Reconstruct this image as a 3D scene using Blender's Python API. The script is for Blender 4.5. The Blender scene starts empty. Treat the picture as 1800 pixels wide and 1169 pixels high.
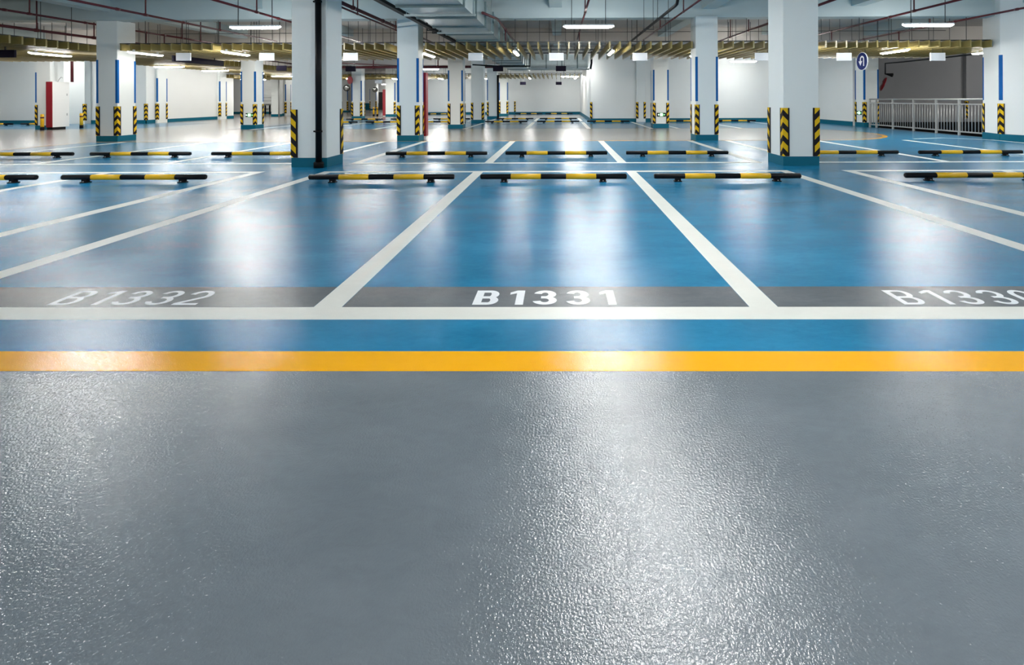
import bpy, math, random
from mathutils import Vector, Matrix
random.seed(7)
C = bpy.context.scene.collection
PI = math.pi

# ------------------------------------------------------------------ materials
def new_mat(name):
    m = bpy.data.materials.new(name); m.use_nodes = True
    return m, m.node_tree.nodes, m.node_tree.links, m.node_tree.nodes['Principled BSDF']

def lin(c):
    return tuple((v/12.92 if v <= .04045 else ((v+.055)/1.055)**2.4) for v in c)

def paint(name, col, rough=.5, metal=0., vary=.06, scale=3., bump=0., bscale=60., spec=.5):
    m, n, l, p = new_mat(name)
    tc = n.new('ShaderNodeTexCoord')
    nz = n.new('ShaderNodeTexNoise'); nz.inputs['Scale'].default_value = scale; nz.inputs['Detail'].default_value = 5
    l.new(tc.outputs['Object'], nz.inputs['Vector'])
    mx = n.new('ShaderNodeMix'); mx.data_type = 'RGBA'
    mx.inputs[6].default_value = tuple(v*(1-vary) for v in col)+(1,)
    mx.inputs[7].default_value = tuple(min(1, v*(1+vary)) for v in col)+(1,)
    l.new(nz.outputs['Fac'], mx.inputs[0]); l.new(mx.outputs[2], p.inputs['Base Color'])
    p.inputs['Roughness'].default_value = rough; p.inputs['Metallic'].default_value = metal
    p.inputs['Specular IOR Level'].default_value = spec
    if bump:
        b2 = n.new('ShaderNodeTexNoise'); b2.inputs['Scale'].default_value = bscale
        l.new(tc.outputs['Object'], b2.inputs['Vector'])
        bp = n.new('ShaderNodeBump'); bp.inputs['Strength'].default_value = bump; bp.inputs['Distance'].default_value = .01
        l.new(b2.outputs['Fac'], bp.inputs['Height']); l.new(bp.outputs['Normal'], p.inputs['Normal'])
    return m

def emit(name, col, strength):
    m, n, l, p = new_mat(name)
    p.inputs['Base Color'].default_value = (.8, .8, .8, 1)
    p.inputs['Emission Color'].default_value = tuple(col)+(1,)
    p.inputs['Emission Strength'].default_value = strength
    return m

def coating(name, col, rough=.3, grain=.35, vary=.12, gs=150., spec=.5, streak=.5, coat=0.):
    """Glossy orange-peel epoxy: fine grain bump, slow streaky colour variation."""
    m, n, l, p = new_mat(name)
    tc = n.new('ShaderNodeTexCoord')
    mp = n.new('ShaderNodeMapping'); mp.inputs['Scale'].default_value = (1.0, 2.2, 1)
    l.new(tc.outputs['Object'], mp.inputs['Vector'])
    n1 = n.new('ShaderNodeTexNoise'); n1.inputs['Scale'].default_value = 1.1; n1.inputs['Detail'].default_value = 9; n1.inputs['Roughness'].default_value = .62
    l.new(mp.outputs['Vector'], n1.inputs['Vector'])
    n3 = n.new('ShaderNodeTexNoise'); n3.inputs['Scale'].default_value = 9; n3.inputs['Detail'].default_value = 6; n3.inputs['Roughness'].default_value = .7
    n3.inputs['Distortion'].default_value = 1.2
    l.new(mp.outputs['Vector'], n3.inputs['Vector'])
    ad = n.new('ShaderNodeMath'); ad.operation = 'MULTIPLY_ADD'; ad.inputs[1].default_value = streak
    l.new(n3.outputs['Fac'], ad.inputs[0]); l.new(n1.outputs['Fac'], ad.inputs[2])
    rr = n.new('ShaderNodeMapRange'); rr.inputs[1].default_value = .5; rr.inputs[2].default_value = 1.0
    l.new(ad.outputs[0], rr.inputs[0])
    mx = n.new('ShaderNodeMix'); mx.data_type = 'RGBA'
    mx.inputs[6].default_value = tuple(v*(1-vary) for v in col)+(1,)
    mx.inputs[7].default_value = tuple(v*(1+vary)+.012 for v in col)+(1,)
    l.new(rr.outputs[0], mx.inputs[0]); l.new(mx.outputs[2], p.inputs['Base Color'])
    p.inputs['Roughness'].default_value = rough
    p.inputs['Specular IOR Level'].default_value = spec
    p.inputs['Coat Weight'].default_value = coat; p.inputs['Coat Roughness'].default_value = rough*.8
    n2 = n.new('ShaderNodeTexNoise'); n2.inputs['Scale'].default_value = gs; n2.inputs['Detail'].default_value = 2
    l.new(tc.outputs['Object'], n2.inputs['Vector'])
    bp = n.new('ShaderNodeBump'); bp.inputs['Strength'].default_value = grain; bp.inputs['Distance'].default_value = .004
    l.new(n2.outputs['Fac'], bp.inputs['Height']); l.new(bp.outputs['Normal'], p.inputs['Normal']); l.new(bp.outputs['Normal'], p.inputs['Coat Normal'])
    return m

def hazard(name):
    """Black rubber with slanted yellow bands; U = metres from the corner, V = height."""
    m, n, l, p = new_mat(name)
    uv = n.new('ShaderNodeUVMap'); uv.uv_map = 'UVMap'
    s = n.new('ShaderNodeSeparateXYZ'); l.new(uv.outputs['UV'], s.inputs[0])
    a = n.new('ShaderNodeMath'); a.operation = 'ADD'; l.new(s.outputs[0], a.inputs[0]); l.new(s.outputs[1], a.inputs[1])
    d = n.new('ShaderNodeMath'); d.operation = 'DIVIDE'; d.inputs[1].default_value = .21; l.new(a.outputs[0], d.inputs[0])
    f = n.new('ShaderNodeMath'); f.operation = 'FRACT'; l.new(d.outputs[0], f.inputs[0])
    g = n.new('ShaderNodeMath'); g.operation = 'GREATER_THAN'; g.inputs[1].default_value = .49; l.new(f.outputs[0], g.inputs[0])
    e = n.new('ShaderNodeMath'); e.operation = 'LESS_THAN'; e.inputs[1].default_value = .086; l.new(s.outputs[0], e.inputs[0])
    k = n.new('ShaderNodeMath'); k.operation = 'MULTIPLY'; l.new(g.outputs[0], k.inputs[0]); l.new(e.outputs[0], k.inputs[1])
    mx = n.new('ShaderNodeMix'); mx.data_type = 'RGBA'
    mx.inputs[6].default_value = (.012, .011, .014, 1); mx.inputs[7].default_value = (.74, .46, .012, 1)
    l.new(k.outputs[0], mx.inputs[0]); l.new(mx.outputs[2], p.inputs['Base Color'])
    p.inputs['Roughness'].default_value = .55; p.inputs['Specular IOR Level'].default_value = .12
    return m

M = {}
M['grey'] = coating('grey floor coating', (.146, .170, .192), rough=.075, grain=.46, vary=.10, gs=150, spec=.38, coat=.7)
M['aisle'] = coating('pale aisle coating', (.27, .26, .245), rough=.2, grain=.24, vary=.08, gs=190, spec=.5, coat=.4)  # paler and warmer than the grey of the near lane
M['blue'] = coating('blue floor coating', (.006, .185, .36), rough=.19, grain=.22, vary=.22, gs=190, spec=.24, coat=.0)
M['yellow'] = coating('yellow line coating', (.95, .45, .0), rough=.085, grain=.20, vary=.03, gs=190, spec=.28)
M['white_line'] = coating('white line paint', (.72, .73, .68), rough=.42, grain=.2, vary=.05)
M['band'] = coating('dark number strip', (.118, .132, .146), rough=.15, grain=.30, vary=.25, gs=190, spec=.16, coat=.05)
M['digit'] = coating('white number paint', (.80, .83, .86), rough=.35, grain=.2, vary=.03)
M['wall'] = paint('white wall paint', (.78, .80, .79), .55, vary=.025, scale=1.2)
M['column'] = paint('white column paint', (.765, .80, .79), .5, vary=.025, scale=1.5)
M['slab'] = paint('grey ceiling paint', (.45, .525, .535), .7, vary=.05, scale=.8)
M['void'] = paint('dark grey soffit', (.47, .445, .42), .8, vary=.08, scale=1.)
M['greywall'] = paint('plain grey wall', (.34, .345, .36), .8, vary=.05, scale=.8)
M['black'] = paint('black rubber', (.007, .007, .008), .5, vary=.2, spec=.1)
M['blackpaint'] = paint('black paint', (.006, .006, .007), .35, vary=.2, spec=.14)
M['skirt'] = paint('teal skirting paint', (.001, .115, .18), .5, vary=.08, spec=.2)
M['yellowpaint'] = paint('yellow paint', (.82, .47, .006), .35, vary=.05)
M['bluepaint'] = paint('blue stripe', (.001, .105, .36), .6, vary=.04, spec=.2)
M['red'] = paint('red paint', (.27, .003, .013), .35, vary=.05)
M['darkred'] = paint('dark red pipe paint', (.085, .006, .010), .4, vary=.15)
M['galv'] = paint('galvanised steel', (.42, .49, .50), .36, metal=.8, vary=.14, scale=9.)
M['galvdark'] = paint('galvanised flange', (.16, .22, .23), .45, metal=.6, vary=.1, scale=9.)
M['steel'] = paint('grey steel', (.38, .385, .38), .4, metal=.3, vary=.05)
M['darksteel'] = paint('dark hanger steel', (.03, .033, .036), .5, metal=.3)
M['olive'] = paint('olive baffle paint', (.27, .21, .066), .33, vary=.06, scale=6, spec=.6)
M['navy'] = paint('navy sign back', (.010, .008, .020), .6, spec=.1)
M['signwhite'] = paint('white sign board', (.80, .82, .86), .4, vary=.02)
M['cabwhite'] = paint('cabinet enamel', (.72, .72, .70), .35, vary=.02)
M['signblue'] = paint('traffic sign blue', (.003, .014, .12), .5, spec=.2)
M['mirror'] = paint('mirror glass', (.8, .82, .82), .04, metal=1.0, vary=.01)
M['door'] = paint('dark door', (.035, .032, .032), .5)
M['hazard'] = hazard('hazard rubber')
M['lamp'] = emit('lamp diffuser', (1.0, .99, .96), 34.)
M['lamp_dim'] = emit('baffle lamp diffuser', (1.0, .98, .93), 26.)
M['lamp_mid'] = emit('far lamp diffuser', (1.0, .99, .96), 15.)
M['lamp_faint'] = emit('faint lamp diffuser', (1.0, .97, .9), 7.)  # output lowered so the neighbouring column face does not burn out
M['green'] = emit('exit sign green', (.06, .62, .12), .45)
M['pale'] = emit('exit sign white', (.6, 1., .7), .6)
M['lampbody'] = paint('lamp housing', (.75, .77, .78), .4)

# ------------------------------------------------------------------ mesh builder
class MB:
    def __init__(s): s.v = []; s.f = []; s.m = []; s.sm = []; s.uv = []
    def face(s, idx, m=0, smooth=False, uv=None):
        s.f.append(tuple(idx)); s.m.append(m); s.sm.append(smooth); s.uv.append(uv)
    def quad(s, pts, m=0, uv=None):
        b = len(s.v); s.v += [tuple(p) for p in pts]; s.face(range(b, b+len(pts)), m, False, uv)
    def box(s, x0, x1, y0, y1, z0, z1, m=0, ch=0.):
        if ch:
            p = [(x0+ch, y0), (x1-ch, y0), (x1, y0+ch), (x1, y1-ch), (x1-ch, y1), (x0+ch, y1), (x0, y1-ch), (x0, y0+ch)]
        else:
            p = [(x0, y0), (x1, y0), (x1, y1), (x0, y1)]
        return s.prism(p, z0, z1, m)
    def prism(s, p, z0, z1, m=0):
        b = len(s.v); n = len(p)
        s.v += [(x, y, z0) for x, y in p]+[(x, y, z1) for x, y in p]
        s.face([b+n-1-i for i in range(n)], m); s.face([b+n+i for i in range(n)], m)
        for i in range(n):
            j = (i+1) % n; s.face((b+i, b+j, b+n+j, b+n+i), m)
        return s
    def tube(s, pts, r, n=10, m=0, caps=True, rs=None):
        """Swept round tube through points."""
        pts = [Vector(p) for p in pts]; k = len(pts); b = len(s.v)
        up = None
        for i, p in enumerate(pts):
            d = (pts[min(i+1, k-1)]-pts[max(i-1, 0)]).normalized()
            if up is None:
                up = Vector((0, 0, 1)) if abs(d.z) < .9 else Vector((1, 0, 0))
            a = d.cross(up).normalized(); c = a.cross(d).normalized(); up = c
            rr = rs[i] if rs else r
            if 0 < i < k-1:
                d1 = (pts[i]-pts[i-1]).normalized(); d2 = (pts[i+1]-pts[i]).normalized()
                co = max(.5, math.sqrt(max(0, (1+d1.dot(d2))/2)))
            else: co = 1
            for q in range(n):
                t = 2*PI*q/n; s.v.append(tuple(p+a*(rr*math.cos(t)/co)+c*(rr*math.sin(t))))
        for i in range(k-1):
            for q in range(n):
                w = (q+1) % n
                s.face((b+i*n+q, b+i*n+w, b+(i+1)*n+w, b+(i+1)*n+q), m, True)
        if caps:
            s.face([b+q for q in range(n)][::-1], m); s.face([b+(k-1)*n+q for q in range(n)], m)
        return s
    def lathe(s, o, axis, prof, n=24, m=0, smooth=True):
        """prof: list of (distance along axis, radius)."""
        o = Vector(o); d = Vector(axis).normalized()
        up = Vector((0, 0, 1)) if abs(d.z) < .9 else Vector((1, 0, 0))
        a = d.cross(up).normalized(); c = a.cross(d).normalized(); b = len(s.v)
        for h, r in prof:
            for q in range(n):
                t = 2*PI*q/n; s.v.append(tuple(o+d*h+a*(r*math.cos(t))+c*(r*math.sin(t))))
        for i in range(len(prof)-1):
            for q in range(n):
                w = (q+1) % n; s.face((b+i*n+q, b+i*n+w, b+(i+1)*n+w, b+(i+1)*n+q), m, smooth)
        s.face([b+q for q in range(n)][::-1], m); e = b+(len(prof)-1)*n; s.face([e+q for q in range(n)], m)
        return s
    def stroke(s, pts, w, T, m=0):
        """Flat ribbon along a 2D polyline, T maps (a, b) to space."""
        n = len(pts); P = [Vector((p[0], p[1])) for p in pts]; L = []; R = []
        for i in range(n):
            d1 = (P[i]-P[i-1]).normalized() if i else (P[1]-P[0]).normalized()
            d2 = (P[i+1]-P[i]).normalized() if i < n-1 else d1
            t = (d1+d2).normalized() if (d1+d2).length > 1e-6 else d1
            nn = Vector((-t.y, t.x)); k = w/2/max(.5, nn.dot(Vector((-d1.y, d1.x))))
            L.append(P[i]+nn*k); R.append(P[i]-nn*k)
        b = len(s.v)
        for i in range(n): s.v += [tuple(T(*R[i])), tuple(T(*L[i]))]
        for i in range(n-1): s.face((b+2*i, b+2*i+2, b+2*i+3, b+2*i+1), m)
        return s
    def build(s, name, mats, parent=None, kind=None):
        me = bpy.data.meshes.new(name); me.from_pydata(s.v, [], s.f)
        for k in (mats if isinstance(mats, (list, tuple)) else [mats]): me.materials.append(M[k])
        for p, mi, sm in zip(me.polygons, s.m, s.sm): p.material_index = mi; p.use_smooth = sm
        if any(u is not None for u in s.uv):
            lay = me.uv_layers.new(name='UVMap')
            for p, u in zip(me.polygons, s.uv):
                for i, li in enumerate(p.loop_indices): lay.data[li].uv = u[i] if u else (1, 0)
        me.update()
        o = bpy.data.objects.new(name, me); C.objects.link(o)
        if parent:
            o.parent = parent; o.location = (0, 0, 0)
            o.matrix_parent_inverse = Matrix.Translation(parent.location).inverted() if parent.type == 'EMPTY' else Matrix()
        if kind: o['kind'] = kind
        return o

def tag(o, label, cat, group=None):
    o['label'] = label; o['category'] = cat
    if group: o['group'] = group
    return o
def thing(name, label, cat, loc, group=None):
    o = bpy.data.objects.new(name, None); C.objects.link(o); o.location = loc; o.empty_display_size = .1
    return tag(o, label, cat, group)
def local(mb, name, mats, parent, loc=(0, 0, 0)):
    """A part modelled round its thing's own origin."""
    o = mb.build(name, mats); o.parent = parent; o.location = loc
    return o
def dup(root, loc, label, group=None, rotz=0.):
    """A copy of a thing with copies of its parts and sub-parts."""
    r = root.copy(); C.objects.link(r); r.location = loc; r.rotation_euler = (0, 0, rotz); r['label'] = label
    if group: r['group'] = group
    for ch in list(root.children):
        c = ch.copy(); C.objects.link(c); c.parent = r
        for g in list(ch.children):
            d = g.copy(); C.objects.link(d); d.parent = c
    return r
def struct(mb, name, mats): return mb.build(name, mats, None, 'structure')

# ------------------------------------------------------------------ camera (17 mm shift lens, level)
F = 870.; CAMH = 1.15; psi = .0067; rho = .0035
cam = bpy.data.cameras.new('camera'); co = bpy.data.objects.new('camera', cam); C.objects.link(co)
r0 = Vector((math.cos(psi), math.sin(psi), 0)); fw = Vector((-math.sin(psi), math.cos(psi), 0)); zz = Vector((0, 0, 1))
uu = zz*math.cos(rho)+r0*math.sin(rho); rr = r0*math.cos(rho)-zz*math.sin(rho)
mw = Matrix((rr, uu, -fw)).transposed().to_4x4(); mw.translation = (0, 0, CAMH)
co.matrix_world = mw
cam.sensor_width = 36; cam.lens = F/1800*36
cam.shift_x = (900-978)/1800; cam.shift_y = (174-584.5)/1800
cam.clip_start = .05; cam.clip_end = 200
bpy.context.scene.camera = co

# ------------------------------------------------------------------ floor and its markings
fl = MB()
fl.quad([(-30, -7, 0), (12.28, -7, 0), (12.28, 57, 0), (-30, 57, 0)])
fl.quad([(12.28, -7, 0), (20, -7, 0), (20, 13.6, 0), (12.28, 13.6, 0)])
floor = struct(fl, 'floor', 'grey'); floor['label'] = 'grey coated garage floor'
def rect(mb, x0, x1, y0, y1, z): mb.quad([(x0, y0, z), (x1, y0, z), (x1, y1, z), (x0, y1, z)])
def fpart(mb, name, mat, label=None):
    o = mb.build(name, mat, floor)
    if label: o['label'] = label
    return o
YA, YB = 13.52, 19.1      # far aisle edges
CX_, CY_, RX, RY = 7.45, 16.3, 2.75, 2.78
arc = lambda k, g=0.: [(CX_+(RX-g)*math.sin(PI*i/k), CY_-(RY-g)*math.cos(PI*i/k)) for i in range(k+1)]
b = MB(); rect(b, -13.0, 12.2, 2.255, YA, .0004); fpart(b, 'blue_coating', 'blue', 'blue coating of the nearer two bay rows')
b = MB(); a = arc(28); ok = [(x, y, .0004) for x, y in a]
for i in range(28):
    b.quad([ok[i], (12.2, ok[i][1], .0004), (12.2, ok[i+1][1], .0004), ok[i+1]])
rect(b, -13.0, 12.2, YB, 29.3, .0004); fpart(b, 'blue_coating', 'blue', 'blue coating beyond the first aisle')
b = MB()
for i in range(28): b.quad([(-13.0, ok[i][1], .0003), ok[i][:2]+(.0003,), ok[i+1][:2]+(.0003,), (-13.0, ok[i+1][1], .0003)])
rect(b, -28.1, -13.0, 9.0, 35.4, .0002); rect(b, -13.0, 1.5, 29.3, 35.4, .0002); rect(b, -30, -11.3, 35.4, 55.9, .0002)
fpart(b, 'aisle_coating', 'aisle', 'pale coating of the far aisles')
b = MB(); rect(b, -10.9, 1.5, 35.4, 37.9, .0004); fpart(b, 'blue_coating', 'blue')
b = MB(); rect(b, -27.9, -17.3, 19.9, 24.6, .0004); fpart(b, 'blue_coating', 'blue')
b = MB(); rect(b, -13.0, 14, 2.09, 2.255, .0006); fpart(b, 'yellow_line', 'yellow', 'wide yellow line between grey lane and blue bays')
b = MB(); rect(b, -13.12, -12.97, 2.09, 13.67, .0006); fpart(b, 'yellow_line', 'yellow')
b = MB(); rect(b, -12.97, CX_, YA, YA+.14, .0006)
a2 = arc(28, .14)
for i in range(28): b.quad([(a[i][0], a[i][1], .0006), (a[i+1][0], a[i+1][1], .0006), (a2[i+1][0], a2[i+1][1], .0006), (a2[i][0], a2[i][1], .0006)])
rect(b, -12.97, CX_, YB-.16, YB-.02, .0006); fpart(b, 'yellow_line', 'yellow', 'thin yellow line round the end of the far aisle')
W = .078
DIV = [-11.98, -9.58, -7.18, -4.805, -3.70, -1.29, 1.12, 3.54, 4.56, 6.96, 9.36, 11.7]
b = MB(); rect(b, -12.9, 13, 2.58, 2.735, .0007); fpart(b, 'white_line', 'white_line', 'white line across the mouths of the bays')
SEG = [(-12.06, -4.73), (-3.78, 3.62), (4.48, 11.8)]
for y0, y1 in ((7.78, 7.92), (8.84, 8.97)):
    for x0, x1 in SEG: b = MB(); rect(b, x0, x1, y0, y1, .0007); fpart(b, 'white_line', 'white_line')
for x in DIV:
    b = MB(); rect(b, x-W, x+W, 2.735, 7.78, .0007); fpart(b, 'bay_divider_line', 'white_line')
    b = MB(); rect(b, x-W, x+W, 8.97, YA, .0007); fpart(b, 'bay_divider_line', 'white_line')
for x in DIV[:-1]:
    b = MB(); rect(b, x-W, x+W, YB, 24.5, .0007); fpart(b, 'bay_divider_line', 'white_line')
for x in DIV[:7]:
    b = MB(); rect(b, x-W, x+W, 25.6, 29.3, .0007); fpart(b, 'bay_divider_line', 'white_line')
b = MB(); b.stroke([(12.05, 9.2), (11.75, 12.7), (11.62, 13.6), (10.9, 14.2), (9.9, 13.9)], .1, lambda x, y: (x, y, .0008)); fpart(b, 'white_line', 'white_line')
for x0, x1 in ((-3.62, -1.37), (-1.21, 1.04), (1.20, 3.46)):
    b = MB(); rect(b, x0, x1, 2.735, 3.03, .0005); fpart(b, 'number_strip', 'band', 'dark grey strip under the bay number')

def arcp(cx, cy, rx, ry, a0, a1, k=10): return [(cx+rx*math.cos(math.radians(a0+(a1-a0)*i/k)), cy+ry*math.sin(math.radians(a0+(a1-a0)*i/k))) for i in range(k+1)]
def glyph(b, ch, w, X, Y, Z):
    """Painted character, 0.205 m tall, stems w wide, lower edge at Y."""
    h = .205; wd = .14; t = w*.72; l = -wd/2; r = wd/2; k = [0]
    def poly(p):
        k[0] += 1; b.quad([(X+x, Y+y, Z+.00001*k[0]) for x, y in p])
    def rc(x0, x1, y0, y1): poly([(x0, y0), (x1, y0), (x1, y1), (x0, y1)])
    def ring(cx, cy, rx, ry, a0, a1, n=14):
        o = arcp(cx, cy, rx, ry, a0, a1, n); i = arcp(cx, cy, rx-w, ry-t, a0, a1, n)
        for q in range(n): poly([i[q], o[q], o[q+1], i[q+1]][::(1 if a1 > a0 else -1)])
        return o[-1], i[-1]
    m = h/2; ry = (m+t/2)/2
    if ch == '1':
        rc(.035-w, .035, 0, h); poly([(.036-w, h-t*1.25), (.036-w, h), (-.05, h-.03), (-.05, h-.03-t)][::-1])
    if ch == 'B':
        xs = .012; rc(l, l+w, 0, h)
        for y in (0, m-t/2, h-t): rc(l+w, xs, y, y+t)
        ring(xs, h-ry, r-xs-.004, ry, -90, 90); ring(xs, ry, r-xs, ry, -90, 90)
    if ch == '3':
        ring(0, h-ry, r-.004, ry, 168, -90, 18); ring(0, ry, r, ry, 90, -168, 18); rc(-.022, 0, m-t/2, m+t/2)
    if ch == '2':
        o, i = ring(0, h-.066, r, .066, 170, -28, 18); poly([i, (l, t), (l+w*1.15, t), o]); rc(l, r, 0, t)
    if ch == '0':
        ry = .075; ring(0, h-ry, r-.004, ry, 0, 180); ring(0, ry, r-.004, ry, 180, 360)
        rc(l+.004, l+.004+w, ry, h-ry); rc(r-.004-w, r-.004, ry, h-ry)
for txt, xc, w, lab in (('B1332', -2.48, .034, 'white painted number B1332'), ('B1331', -.08, .046, 'white painted number B1331'), ('B1330', 2.33, .034, 'white painted number B1330')):
    b = MB()
    for ch, dx in zip(txt, (-.345, -.165, -.01, .18, .36)): glyph(b, ch, w, xc+dx, 2.765, .0009)
    fpart(b, 'bay_number', 'digit', lab)

# ------------------------------------------------------------------ shell
ZS = 3.95
def wallbox(name, x0, x1, y0, y1, z0=0., z1=ZS, mat='wall'):
    b = MB(); b.box(x0, x1, y0, y1, z0, z1); return struct(b, name, mat)
def wallpoly(name, pts, mat='wall', z0=0., z1=ZS):
    b = MB(); b.prism(pts, z0, z1); return struct(b, name, mat)
wallbox('wall_left', -21.1, -20.72, 24.66, 31.3)
wallbox('wall_left_far', -20.5, -20.12, 35.1, 44.9)
wallbox('wall_left_front', -28.2, -21.1, 24.66, 25.0)
wallbox('wall_left_outer', -28.5, -28.2, -7, 25.0)
wallbox('wall_back', -10.9, 1.56, 38.0, 38.3)
wallbox('wall_back_side', -11.3, -10.9, 34.06, 38.3)
wallbox('wall_right_block', 1.56, 12.15, 24.75, 38.3)
wallbox('wall_right', 12.15, 12.6, 20.6, 25.0)
wallbox('wall_ramp', 12.6, 23.0, 24.0, 24.3, -.02, ZS, 'greywall')
wallbox('wall_ramp_base', 12.6, 23.0, 23.95, 24.25, -1.6, -.02, 'blackpaint')
wallbox('wall_ramp_right', 22.7, 23.0, 13.0, 24.0, -1.6, ZS, 'greywall')
wallpoly('wall_right_near', [(11.82, 13.36), (13.3, 9.55), (13.3, -7), (13.7, -7), (13.7, 9.7), (12.4, 14.1), (12.03, 14.15)])
wallbox('wall_ramp_near', 12.4, 23.0, 13.3, 13.62, -1.6, ZS)
wallbox('wall_rear', -28.5, 13.7, -7.3, -7.0)
wallbox('wall_end', -30, -10.9, 56.0, 56.3)
wallbox('wall_end_side', -11.3, -10.9, 38.3, 56.3)
wallbox('wall_bicycle', -29, -20.5, 41.3, 41.6)
wallbox('wall_outer_far', -30.3, -30, 25, 56.3)
b = MB(); b.box(12.28, 23, 13.6, 24, -1.75, -1.6); struct(b, 'floor_ramp', 'grey')
b = MB(); b.box(12.24, 12.28, 13.6, 24, -1.6, -.001); struct(b, 'floor_ramp_edge', 'blackpaint')
b = MB(); b.box(-30.3, 23, -7.3, 13.5, ZS, ZS+.2); struct(b, 'ceiling', 'slab')
b = MB(); b.box(-30.3, 23, 13.5, 56.3, ZS, ZS+.2); struct(b, 'ceiling_far', 'void')
for nm, x0, x1, y0, y1 in (('baseboard_left', -20.73, -20.70, 24.63, 31.3), ('baseboard_left_far', -20.13, -20.1, 35.1, 44.9), ('baseboard_left_front', -28.2, -20.70, 24.63, 24.66),
        ('baseboard_back', -10.9, 1.56, 37.97, 38), ('baseboard_right_block', 1.53, 12.15, 24.72, 24.75), ('baseboard_right_side', 1.53, 1.56, 24.75, 38),
        ('baseboard_right', 12.12, 12.15, 20.6, 24.75), ('baseboard_end', -30, -11, 55.95, 56.0), ('baseboard_bicycle', -29, -20.5, 41.26, 41.3)):
    hgt = .17 if 'end' not in nm else .75
    b = MB(); b.box(x0, x1, y0, y1, 0, hgt); struct(b, nm, 'skirt')
def oblique(p, q, t):
    d = Vector((q[0]-p[0], q[1]-p[1])).normalized(); n = Vector((d.y, -d.x))*t
    return [p, q, (q[0]+n.x, q[1]+n.y), (p[0]+n.x, p[1]+n.y)]
b = MB(); b.prism(oblique((13.3, 9.55), (11.82, 13.36), -.02), 0, .17); b.prism(oblique((11.82, 13.36), (12.03, 14.15), -.02), 0, .17); struct(b, 'baseboard_right_near', 'skirt')
# beams
for y0, zb, m in ((2.7, 3.37, 'slab'), (8.45, 3.37, 'slab'), (13.58, 3.375, 'slab'), (19.6, 3.37, 'void'), (23.95, 3.37, 'void'), (29.4, 3.2, 'void'), (34.0, 3.37, 'void')):
    b = MB(); b.box(-30, 22.9, y0, y0+.42, zb, ZS); struct(b, 'ceiling_beam', m)
for x, wv, zb in ((-20.7, .4, 3.6), (-12.6, .4, 3.6), (-4.2, .4, 3.6), (4.08, .38, 3.6), (12.2, .4, 3.6), (-8.35, .34, 3.66), (-.1, .34, 3.66), (8.15, .34, 3.66)):
    b = MB(); b.box(x-wv/2, x+wv/2, -7, 56, zb, ZS-.001); struct(b, 'ceiling_beam', 'slab')

# ------------------------------------------------------------------ columns
def guard(name_parent, cx, cy, sx, sy, leg=.1, z0=.165, z1=.985, t=.013):
    """L-shaped rubber corner guard at corner (cx, cy); the column lies towards (-sx, -sy)."""
    b = MB()
    for (px, py), (ix, iy), (ox, oy) in ((( cx, cy), (-sx, 0), (0, sy)), ((cx, cy), (0, -sy), (sx, 0))):
        # outer face plane shifted outwards by t; starts beyond the corner by t so both legs meet
        a0 = (px+ox*t-ix*t, py+oy*t-iy*t); a1 = (px+ix*leg+ox*t, py+iy*leg+oy*t); a2 = (px+ix*leg+ox*.001, py+iy*leg+oy*.001); a3 = (px+ox*.001, py+oy*.001)
        lo = [(x, y, z0) for x, y in (a0, a1, a2, a3)]; hi = [(x, y, z1) for x, y in (a0, a1, a2, a3)]
        L = leg+t
        b.quad([lo[0], lo[1], hi[1], hi[0]], 0, [(0, z0), (L, z0), (L, z1-.02), (0, z1-.02)])
        b.quad([lo[1], lo[2], hi[2], hi[1]], 0, [(1, 0)]*4)
        b.quad(hi, 0, [(1, 0)]*4); b.quad(lo[::-1], 0, [(1, 0)]*4); b.quad([lo[2], lo[3], hi[3], hi[2]], 0, [(1, 0)]*4)
    return b.build('corner_guard', 'hazard', name_parent)
def stripe(parent, cx, cy, sx, sy, w=.055, z0=1.075, z1=2.29, t=.003):
    b = MB()
    b.box(min(cx+sx*t, cx-sx*w), max(cx+sx*t, cx-sx*w), min(cy, cy+sy*t), max(cy, cy+sy*t), z0, z1)
    b.box(min(cx, cx+sx*t), max(cx, cx+sx*t), min(cy-sy*w, cy), max(cy-sy*w, cy), z0, z1)
    return b.build('blue_stripe', 'bluepaint', parent)
def column(x0, x1, y0, y1, label, corners='abcd', blue=True, name='concrete_column', z1=3.9, cat='column', skirt=True):
    """corners: a front-left, b front-right, c back-right, d back-left."""
    t = thing(name, label, cat, ((x0+x1)/2, (y0+y1)/2, 0)); t['kind'] = 'thing'
    b = MB(); b.box(x0, x1, y0, y1, 0, z1, 0, .008); b.build('shaft', 'column', t)
    if skirt:
        b = MB(); e = .006
        for q in ((x0-e, x1+e, y0-e, y0), (x0-e, x1+e, y1, y1+e), (x0-e, x0, y0, y1), (x1, x1+e, y0, y1)): b.box(*q, 0, .16)
        b.build('skirting_band', 'skirt', t)
    for k, (cx, cy, sx, sy) in dict(a=(x0, y0, -1, -1), b=(x1, y0, 1, -1), c=(x1, y1, 1, 1), d=(x0, y1, -1, 1)).items():
        if k in corners:
            guard(t, cx, cy, sx, sy)
            if blue: stripe(t, cx, cy, sx, sy)
    return t
column(-4.58, -3.98, 8.43, 9.03, 'big near white column with a black drain pipe down its front', 'acd', False, z1=3.4)
column(3.80, 4.40, 8.44, 9.04, 'big near white column without any pipe, beside bay B1330', 'abcd', False, z1=3.4)
column(-12.96, -12.37, 13.76, 14.36, 'white column with three blue stripes at the left end of the blue bays', z1=3.4)
column(-4.48, -3.895, 13.62, 14.12, 'white column with a red cabinet sticking out behind it', z1=3.4)
column(3.72, 4.32, 13.54, 14.06, 'white blue-striped column just beyond the pipeless near column', z1=3.4)
column(-21.02, -20.42, 19.7, 20.25, 'white column behind the tall white and red hydrant cabinet', 'ad', z1=3.4)
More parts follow.
